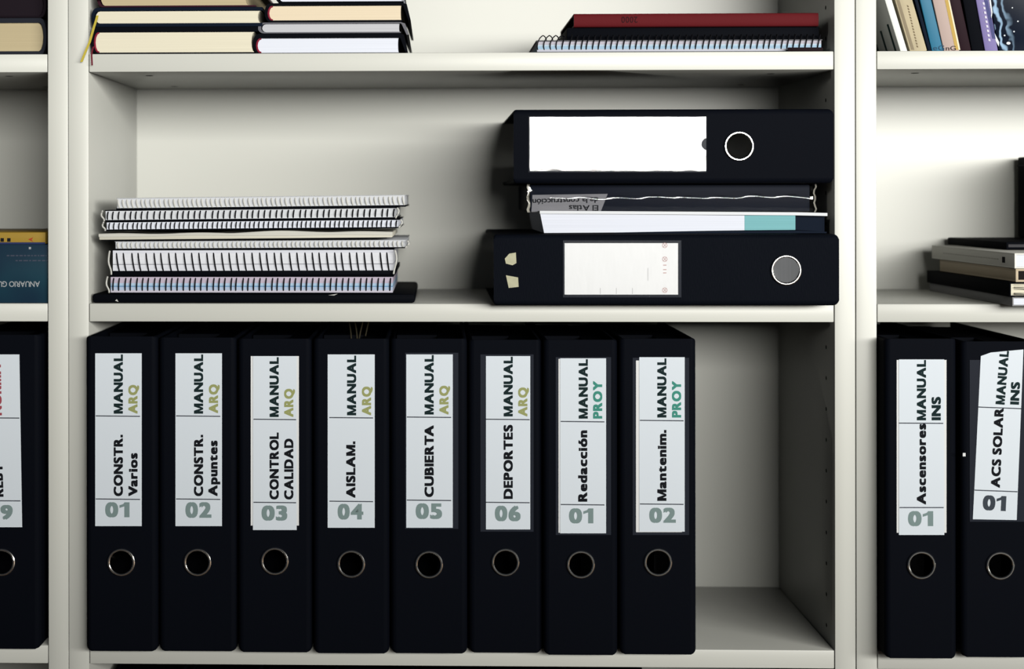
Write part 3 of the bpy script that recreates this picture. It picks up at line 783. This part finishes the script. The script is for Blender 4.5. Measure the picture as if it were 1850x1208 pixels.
# red book pile at the right of the upper shelf
yR = 0.004
nbk, zr0 = notebook('spiral notebook with pale blue page edges under the red book', 969, 1487, 71, 95.5, yR, S_TOP, lambda a, b: banded_edges('pale_blue_sections', [(0.0, (196, 196, 206)), (0.25, (150, 188, 212)), (0.55, (188, 212, 226)), (0.68, (188, 182, 192))], a, b), WIREB, 10.9,
        slant=-0.30, yawed=True, group='things lying at the right of the upper shelf', rw=0.0006, loop=0.0052, dep=0.20, cover=(mat('grey_card', (0.10, 0.10, 0.11, 1), 0.6, 0.3), BLACK), ct=(0.0012, 0.0008))
yR2 = 0.018
xa, xb = W(1024, 60, yR2).x, W(1480, 60, yR2).x; zb = W(1250, 49, yR2).z
t = thing('hardback_book', 'black hardback between the red book and the spiral notebook', 'book', ((xa + xb) / 2, yR2, zr0 + EPS))
part('cover', box(nb(), xa, xb, yR2, yR2 + 0.17, zr0 + EPS, zb - EPS, 0.0012), BLACK, t)
part('pages', box(nb(), xa + 0.003, xb - 0.003, yR2 + 0.003, yR2 + 0.1712, zr0 + 0.0025, zb - 0.0025), GREYP, t)
yR3 = 0.014
xa, xb = W(1037, 36, yR3).x, W(1479, 36, yR3).x; za = zb; zb = W(1250, 23.5, yR3).z
t = thing('hardback_book', 'red diary with upside down 2000 on its spine, topmost of its pile', 'book', ((xa + xb) / 2, yR3, za + EPS))
RED = mat('red_cloth', (0.100, 0.009, 0.012, 1), 0.7, 0.03, bump=0.25, bscale=(1200, 1200, 1200))
bm = nb(); r = (zb - za) / 2 - EPS
poly = [(yR3 + 0.0025 - 0.0025 * math.sin(a), za + EPS + r - r * math.cos(a)) for a in [i * math.pi / 8 for i in range(9)]]
bk = [(yR3 + 0.175, zb - EPS), (yR3 + 0.175, zb - EPS - 0.002), (yR3 + 0.006, zb - EPS - 0.002), (yR3 + 0.006, za + EPS + 0.002), (yR3 + 0.175, za + EPS + 0.002), (yR3 + 0.175, za + EPS)]
A = [[bm.verts.new((x, y, z)) for y, z in poly + bk] for x in (xa, xb)]; n = len(A[0])
for i in range(n): bm.faces.new((A[0][i], A[0][(i + 1) % n], A[1][(i + 1) % n], A[1][i]))
for q, f in ((A[0], 1), (A[1], -1)): bm.faces.new(q[::f])
bmesh.ops.triangulate(bm, faces=[f for f in bm.faces if len(f.verts) > 4])
cv = part('cover', bm, RED, t)
part('pages', box(nb(), xa + 0.002, xb - 0.002, yR3 + 0.0065, yR3 + 0.172, za + EPS + 0.0022, zb - EPS - 0.0022), mat('shade_dark_pages', (0.012, 0.010, 0.012, 1), 0.7, 0.2), t, label='page block painted dark as shade')  # shade on the page edges is put into their colour
bm = nb(); inv = Matrix.Translation(-ORIG[t.name])
write(bm, '2000', (1152, 30), (1123, 30), 11, yR3 - 0.0003, inv, 0, 0.0)
part('lettering', bm, mat('dark_foil', (0.030, 0.006, 0.008, 1), 0.5, 0.3), cv, local=True, smooth=False)
xa, xb = W(1424, 90, -0.002).x, W(1488, 90, -0.002).x
t = thing('pen_case', 'small dark object lying on the shelf edge before the spiral notebook', 'case', ((xa + xb) / 2, -0.002, S_TOP + EPS))
bm = nb(); box(bm, xa, xb, 0.0003, 0.0016, S_TOP + EPS, S_TOP + 0.0040, 0.0006)
part('case_body', bm, mat('dark_plum_plastic', (0.012, 0.006, 0.008, 1), 0.5, 0.3), t)

# ------------------------------------------------------------------ left bookcase books
yL = 0.012
xe = -0.8036 + HW - 0.001
def left_book(label, x1, ytop, ybot, yf, zbase, cov, pg, tt, tb, name='hardback_book', ln=0.24):
    return end_book(label, -330, x1, ytop, ybot, yf, zbase, 1, cov, pg, tt, tb, name=name, sp_t=0.003)
L1, zl_ = left_book('thick black book with beige pages lying on the upper shelf of the left bookcase', 84, 33, 95, yL, S_TOP, mat('slate_cover', (0.018, 0.020, 0.028, 1), 0.5, 0.4), BEIGE, 0.0048, 0.0040)
L2, zl2 = left_book('black book on top of the beige paged book at the upper left edge', 84, -14, 33, yL, zl_, mat('plum_cover', (0.009, 0.006, 0.009, 1), 0.55, 0.3), mat('dark_page_edges', (0.014, 0.010, 0.014, 1), 0.7, 0.2), 0.002, 0.002)
# yearbook lying, spine to the front
yY = 0.004
xa, xb = W(-400, 490, yY).x, min(W(86.5, 490, yY).x, xe); za, zb = S_MID + EPS, W(40, 441, yY).z
t = thing('yearbook', 'thick dark blue yearbook with upside down ANUARIO on its spine', 'book', ((xa + xb) / 2, yY, za))
inv = Matrix.Translation(-ORIG[t.name])
mt = mat('dark_blue_print', (0.010, 0.020, 0.045, 1), 0.4, 0.4)
nt = mt.node_tree; b = nt.nodes['Principled BSDF']; tc = nt.nodes.new('ShaderNodeTexCoord')
n = nt.nodes.new('ShaderNodeTexNoise'); n.inputs['Scale'].default_value = 9; n.inputs['Detail'].default_value = 2
rp = nt.nodes.new('ShaderNodeValToRGB'); el = rp.color_ramp.elements
el[0].position = 0.40; el[0].color = (0.003, 0.005, 0.013, 1); el[1].position = 0.68; el[1].color = (0.004, 0.018, 0.026, 1)
nt.links.new(tc.outputs['Object'], n.inputs[0]); nt.links.new(n.outputs[0], rp.inputs[0]); nt.links.new(rp.outputs[0], b.inputs['Base Color'])
cv = part('cover', box(nb(), xa, xb, yY, yY + 0.20, za, zb, 0.0012), mt, t)
bm = nb(); yy = yY - 0.0003
write(bm, 'ANUARIO GU', (72, 508), (-4, 508), 10, yy, inv, 0, 0.008)
for (y0, x0, x1) in ((460.5, 12, 84), (469.5, 28, 86)):
    x = x0
    while x < x1:
        w = random.uniform(3, 9); patch(bm, rect(x, min(x + w, x1), y0, y0 + 2.2), yy, inv, 0.0002, 1); x += w + 2
patch(bm, rect(52, 56, 446, 450), yy, inv, 0.0002, 0)
part('lettering', bm, [mat('silver_ink', (0.33, 0.35, 0.37, 1), 0.5, 0.3), mat('dim_blue_ink', (0.05, 0.06, 0.09, 1), 0.5, 0.3)], cv, local=True, smooth=False)
zc = W(40, 419.5, yY + 0.004).z
xb2 = W(82, 430, yY + 0.004).x
t = thing('paperback_book', 'thin yellow and blue spined book lying on the dark blue yearbook', 'book', ((xa + xb2) / 2, yY + 0.004, zb + EPS))
inv = Matrix.Translation(-ORIG[t.name])
zm_ = W(40, 438, yY + 0.004).z
cv = part('cover', box(nb(), xa, xb2, yY + 0.004, yY + 0.2, zb + EPS, zc, 0.0008), mat('yellow_spine', (0.30, 0.19, 0.025, 1), 0.5, 0.3), t)
bm = nb(); yy = yY + 0.0037
patch(bm, rect(-300, 81.5, 437.5, 441), yy, inv, 0.0002, 1)
for x in (-12, 1, 13): patch(bm, rect(x, x + 6, 430, 436.5), yy, inv, 0.0002, 0)
patch(bm, [(51, 432), (60, 428.5), (57, 433), (60, 437)], yy, inv, 0.0002, 2)
part('spine_marks', bm, [INK, mat('deep_blue_ink', (0.02, 0.03, 0.10, 1), 0.5, 0.3), mat('orange_red_ink', (0.35, 0.05, 0.02, 1), 0.5, 0.3)], cv, local=True, smooth=False)

# ------------------------------------------------------------------ right bookcase, leaning books
yQ = 0.055
LEAN = [9.0]
def leaning(label, xb0, xt0, xb1, xt1, cov, hgt, dep=0.13, pg=SHEETS, marks=None, name='paperback_book', y=None, zb=None):
    """upright book leaning left: left and right spine edges at the shelf (py 90) and at the picture's top (py 0)"""
    y = y or yQ
    th = min(math.atan2((xb0 - xt0 + xb1 - xt1) / 2, 90), LEAN[0]); LEAN[0] = th
    a = W(xb0, 91, y).x; b = W(xb1, 91, y).x; w = (b - a) * math.cos(th)
    hgt = min(hgt, (a - (0.804 - HW) - 0.0006) / math.sin(th))
    t = thing(name, label, 'book', (a, y, S_TOP + EPS), 'books leaning on the upper shelf of the right bookcase', (0, -th, 0))
    bm = nb(); box(bm, 0, w, 0, dep, 0, hgt, min(0.0012, w * 0.12))
    cv = part('cover', bm, cov, t, local=True)
    part('pages', box(nb(), 0.0012, w - 0.0012, 0.003, dep + 0.0004, 0.002, hgt + 0.0004), pg, t, local=True)
    if marks:
        inv = rootmat(t).inverted(); bm = nb(); mats = []
        marks(bm, inv, y, mats)
        part('spine_overlay', bm, mats, cv, local=True, smooth=False)
    return t, th, w, inv if marks else None
# white book: its left cover carries green stripes
t, th, w, _ = leaning('slim white book with dark green stripes on its cover, leaning on the bookcase side', 1629, 1603, 1642, 1614, mat('white_cover_gloss', (0.66, 0.68, 0.66, 1), 0.5, 0.1, var=0.1), 0.150, 0.11)
for k, (yy, hh) in enumerate(((0.012, 0.036), (0.042, 0.032), (0.072, 0.020))):
    bm = box(nb(), -0.0003, 0.0, yy, yy + 0.0055, 0.002, hh)
    part('cover_stripe', bm, mat('dark_green_print', (0.012, 0.035, 0.035, 1), 0.5, 0.3), t, local=True, smooth=False, label='dark green stripe on the cover')
def beige_marks(bm, inv, y, mats):
    mats += [mat('worn_brown_ink', (0.16, 0.12, 0.07, 1), 0.6, 0.2), mat('dark_beige_stripe', (0.22, 0.18, 0.12, 1), 0.6, 0.2)]
    x = 1637; 
    for k in range(15):
        py = 9 + k * 5.2; px = 1636.5 + py * 0.235
        patch(bm, [(px, py), (px + 2.5, py + 1), (px + 3.4, py + 4), (px + 0.8, py + 3.4)], y - 0.0003, inv, 0.0002, 0)
    patch(bm, [(1619.5, 0), (1625, 0), (1652, 90), (1646.5, 90)], y - 0.0002, inv, 0.0001, 1)  # darker stripe along the left edge of the spine
leaning('worn beige paperback with brown lettering, right of the slim white book', 1646, 1619, 1678, 1653, mat('worn_beige_cover', (0.42, 0.36, 0.24, 1), 0.6, 0.3, var=0.25, vscale=(60, 60, 30)), 0.158, 0.12, CREAM, beige_marks)
def letters(s, p0, p1, ch, mt):
    def f(bm, inv, y, mats): mats.append(mt); write(bm, s, p0, p1, ch, y - 0.0003, inv, 0, 0.0)
    return f
leaning('narrow dark navy book between the beige and the blue book', 1679, 1654.5, 1685, 1662, NAVY, 0.165, 0.13)
leaning('bright blue book leaning between the narrow navy and the pink book', 1685.5, 1663, 1706.5, 1687, mat('blue_cover', (0.016, 0.135, 0.235, 1), 0.45, 0.4), 0.172, 0.13, SHEETS, letters('eG', (1686, 91), (1706, 91), 9, mat('navy_ink', (0.01, 0.05, 0.10, 1), 0.5, 0.2)))
def pinkm(bm, inv, y, mats):
    mats += [mat('brown_black_ink', (0.04, 0.03, 0.03, 1), 0.5, 0.2), mat('yellow_print', (0.42, 0.28, 0.06, 1), 0.5, 0.3), mat('pale_edge', (0.65, 0.6, 0.45, 1), 0.5, 0.3)]
    write(bm, 'nG', (1709, 91), (1727, 91), 8, y - 0.0004, inv, 0, 0.0)
    patch(bm, [(1707, 0), (1713, 0), (1732, 90), (1726, 90)], y - 0.0002, inv, 0.0001, 1)
    patch(bm, [(1713, 0), (1715.5, 0), (1735, 90), (1732, 90)], y - 0.0002, inv, 0.0001, 2)
leaning('dusty pink book with a yellow spine edge, right of the blue book', 1707, 1687.5, 1735.5, 1715.5, mat('dusty_pink_cover', (0.40, 0.31, 0.28, 1), 0.5, 0.3), 0.176, 0.13, SHEETS, pinkm)
leaning('dark maroon book leaning right of the dusty pink one', 1736, 1716, 1757, 1739, mat('dark_maroon_cover', (0.016, 0.006, 0.010, 1), 0.5, 0.1), 0.180, 0.14)
leaning('black book between the dark maroon and the purple book', 1757.5, 1739.5, 1780, 1766, BLACK, 0.184, 0.14)
def purp(bm, inv, y, mats):
    mats += [mat('white_spine_ink', (0.55, 0.53, 0.62, 1), 0.5, 0.3), mat('blue_violet_print', (0.04, 0.045, 0.16, 1), 0.5, 0.3)]
    patch(bm, [(1778, 0), (1784.5, 0), (1799, 70), (1793, 70)], y - 0.0002, inv, 0.0001, 1)
    for k in range(9):
        py = 4 + k * 8.2; px = 1774.5 + py * 0.155
        patch(bm, [(px, py), (px + 3.6, py + 0.6), (px + 4.4, py + 5), (px + 0.8, py + 4.4)], y - 0.0004, inv, 0.0002, 0)
leaning('purple book with a row of white spine letters, right of the black book', 1781, 1767, 1805, 1785.5, mat('purple_cover', (0.17, 0.14, 0.33, 1), 0.45, 0.4), 0.188, 0.14, SHEETS, purp)
# dark glossy book with blue swirls
mt = mat('swirl_print', (0.006, 0.010, 0.022, 1), 0.25, 0.5)
nt = mt.node_tree; b = nt.nodes['Principled BSDF']; tc = nt.nodes.new('ShaderNodeTexCoord')
wv = nt.nodes.new('ShaderNodeTexWave'); wv.inputs['Scale'].default_value = 30; wv.inputs['Distortion'].default_value = 9; wv.inputs['Detail'].default_value = 2; wv.inputs['Detail Scale'].default_value = 1.6
rp = nt.nodes.new('ShaderNodeValToRGB'); el = rp.color_ramp.elements
el[0].position = 0.55; el[0].color = (0, 0, 0, 1); el[1].position = 0.98; el[1].color = (1, 1, 1, 1)
sp = nt.nodes.new('ShaderNodeSeparateXYZ'); mr = nt.nodes.new('ShaderNodeMapRange')
mr.inputs['From Min'].default_value = 0.020; mr.inputs['From Max'].default_value = 0.004; mr.clamp = True
mu = nt.nodes.new('ShaderNodeMath'); mu.operation = 'MULTIPLY'
mx = nt.nodes.new('ShaderNodeMixRGB'); mx.inputs[1].default_value = (0.0015, 0.0028, 0.0065, 1); mx.inputs[2].default_value = (0.12, 0.18, 0.25, 1)
nt.links.new(tc.outputs['Object'], wv.inputs[0]); nt.links.new(wv.outputs[1], rp.inputs[0]); nt.links.new(tc.outputs['Object'], sp.inputs[0]); nt.links.new(sp.outputs[0], mr.inputs[0])
nt.links.new(rp.outputs[0], mu.inputs[0]); nt.links.new(mr.outputs[0], mu.inputs[1]); nt.links.new(mu.outputs[0], mx.inputs[0]); nt.links.new(mx.outputs[0], b.inputs['Base Color'])
def stars(bm, inv, y, mats):
    mats.append(mat('star_print', (0.62, 0.66, 0.70, 1), 0.4, 0.3))
    for px, py, r in ((1829, 14, 1.2), (1839, 38.5, 1.4), (1832, 57, 1.4), (1822, 78, 2.6), (1815, 64, 1.5)):
        patch(bm, [(px + r * math.cos(a) * (1.5 if r > 2 else 1), py + r * math.sin(a)) for a in [i * math.pi / 4 for i in range(8)]], y - 0.0003, inv, 0.0002, 0)
    patch(bm, [(1787, 0), (1790, 0), (1793, 22), (1791, 36), (1797, 60), (1805, 76), (1804.5, 84), (1799, 74), (1794, 50), (1789, 34), (1791, 24)], y - 0.0002, inv, 0.0001, 0)
leaning('glossy black book with blue white swirls at the right edge', 1806, 1786.5, 1876, 1860, mt, 0.20, 0.15, SHEETS, stars)

# ------------------------------------------------------------------ right bookcase, pile on the middle shelf
yP = -0.034
def pile_book(label, px, ytop, ybot, y, zb, dep, cov, pg, wid=0.17, name='paperback_book', tt=0.0012, pages_front=True, rot=0.0, xo=0.0, ztop=None):
    x = W(px, (ytop + ybot) / 2, y).x; zt = ztop if ztop else W(px, ytop, y).z
    t = thing(name, label, 'book', (x + wid / 2, y, zb + EPS), 'books lying in the pile at the right edge', (0, 0, rot))
    bm = nb(); za, zc = zb + EPS, zt - EPS
    box(bm, x, x + wid, y, y + dep, za, za + tt, 0.0003); box(bm, x, x + wid, y, y + dep, zc - tt, zc, 0.0003); box(bm, x, x + tt * 1.2, y, y + dep, za + tt * .7, zc - tt * .7, 0.0003)
    cv = part('cover', bm, cov, t)
    part('pages', box(nb(), x + tt * 1.25, x + wid - 0.002, y + 0.001, y + dep - 0.002, za + tt + 0.0001, zc - tt - 0.0001), pg, t)
    return t, zt, cv
zt = S_MID
P1, zt, _ = pile_book('grey magazine at the bottom of the pile, reaching over the shelf edge', 1829, 536, 557, yP, zt, 0.262, mat('grey_magazine_cover', (0.26, 0.26, 0.27, 1), 0.4, 0.2), COOLP)
P2, zt, _ = pile_book('black book with crumpled pages above the grey magazine', 1824, 510, 536, yP - 0.002, zt, 0.262, BLACK, CREAM)
bm = nb()
x = W(1824, 520, yP).x
for k in range(9):
    zz = zt - 0.014 + k * 0.0014
    q = [bm.verts.new((x + 0.004 + 0.02 * i, yP - 0.004 - 0.003 * math.sin(i * 1.4 + k), zz + 0.0011 * math.sin(i * 0.9 + k * 1.7))) for i in range(6)]
    r = [bm.verts.new((x + 0.004 + 0.02 * i, yP + 0.004, zz + 0.0004)) for i in range(6)]
    for i in range(5): bm.faces.new((q[i], q[i + 1], r[i + 1], r[i]))
part('crumpled_pages', bm, mat('crumpled_page', (0.5, 0.48, 0.42, 1), 0.7, 0.2), P2, label='crumpled loose page edges')
P3, zt, _ = pile_book('thin beige spined book in the middle of the pile at the right edge', 1835, 485, 510, yP + 0.002, zt, 0.235, mat('beige_spine_cover', (0.52, 0.43, 0.31, 1), 0.5, 0.2), mat('black_fore_edge', (0.012, 0.010, 0.010, 1), 0.6, 0.3), tt=0.0022)
P4, zt, cv4 = pile_book('pale grey paperback with faint spine lettering on top of the pile', 1833, 457, 485, yP, zt, 0.26, mat('pale_grey_cover', (0.80, 0.79, 0.74, 1), 0.5, 0.2), COOLP, tt=0.0016)
x = W(1833, 470, yP).x; z = zt - 0.0078
bm = nb()
for k in range(22): box(bm, x - 0.0002, x + 0.0002, yP + 0.045 + k * 0.008, yP + 0.051 + k * 0.008, z - 0.0005, z + 0.0006)
box(bm, x - 0.0002, x + 0.0002, yP + 0.026, yP + 0.034, z - 0.003, z + 0.003, mi=1)
part('spine_overlay', bm, [mat('faint_spine_ink', (0.60, 0.59, 0.55, 1), 0.6, 0.2), INK], cv4, smooth=False)
xk = W(1818, 445, 0.06).x
t = thing('hardback_book', 'black book set back on top of the pale grey paperback', 'book', (xk + 0.07, 0.06, zt + EPS))
zk = W(1820, 437, 0.06).z
part('cover', box(nb(), xk, xk + 0.14, 0.06, 0.25, zt + EPS, zk, 0.0012), BLACK, t)
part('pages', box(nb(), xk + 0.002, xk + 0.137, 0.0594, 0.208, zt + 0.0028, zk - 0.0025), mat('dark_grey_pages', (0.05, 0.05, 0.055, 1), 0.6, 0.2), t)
xk = W(1838, 360, 0.25).x
t = thing('box_file', 'black box lying on the set back black book at the right edge', 'box', (xk + 0.03, 0.07, zk + EPS))
bm = nb(); box(bm, xk, xk + 0.10, 0.07, 0.25, zk + EPS, W(1845, 284, 0.25).z, 0.002)
part('case_body', bm, BLACK, t)
part('lid_edge', box(nb(), xk - 0.0004, xk + 0.1004, 0.0695, 0.2504, W(1845, 300, 0.25).z, W(1845, 298.5, 0.25).z), RIM, t)
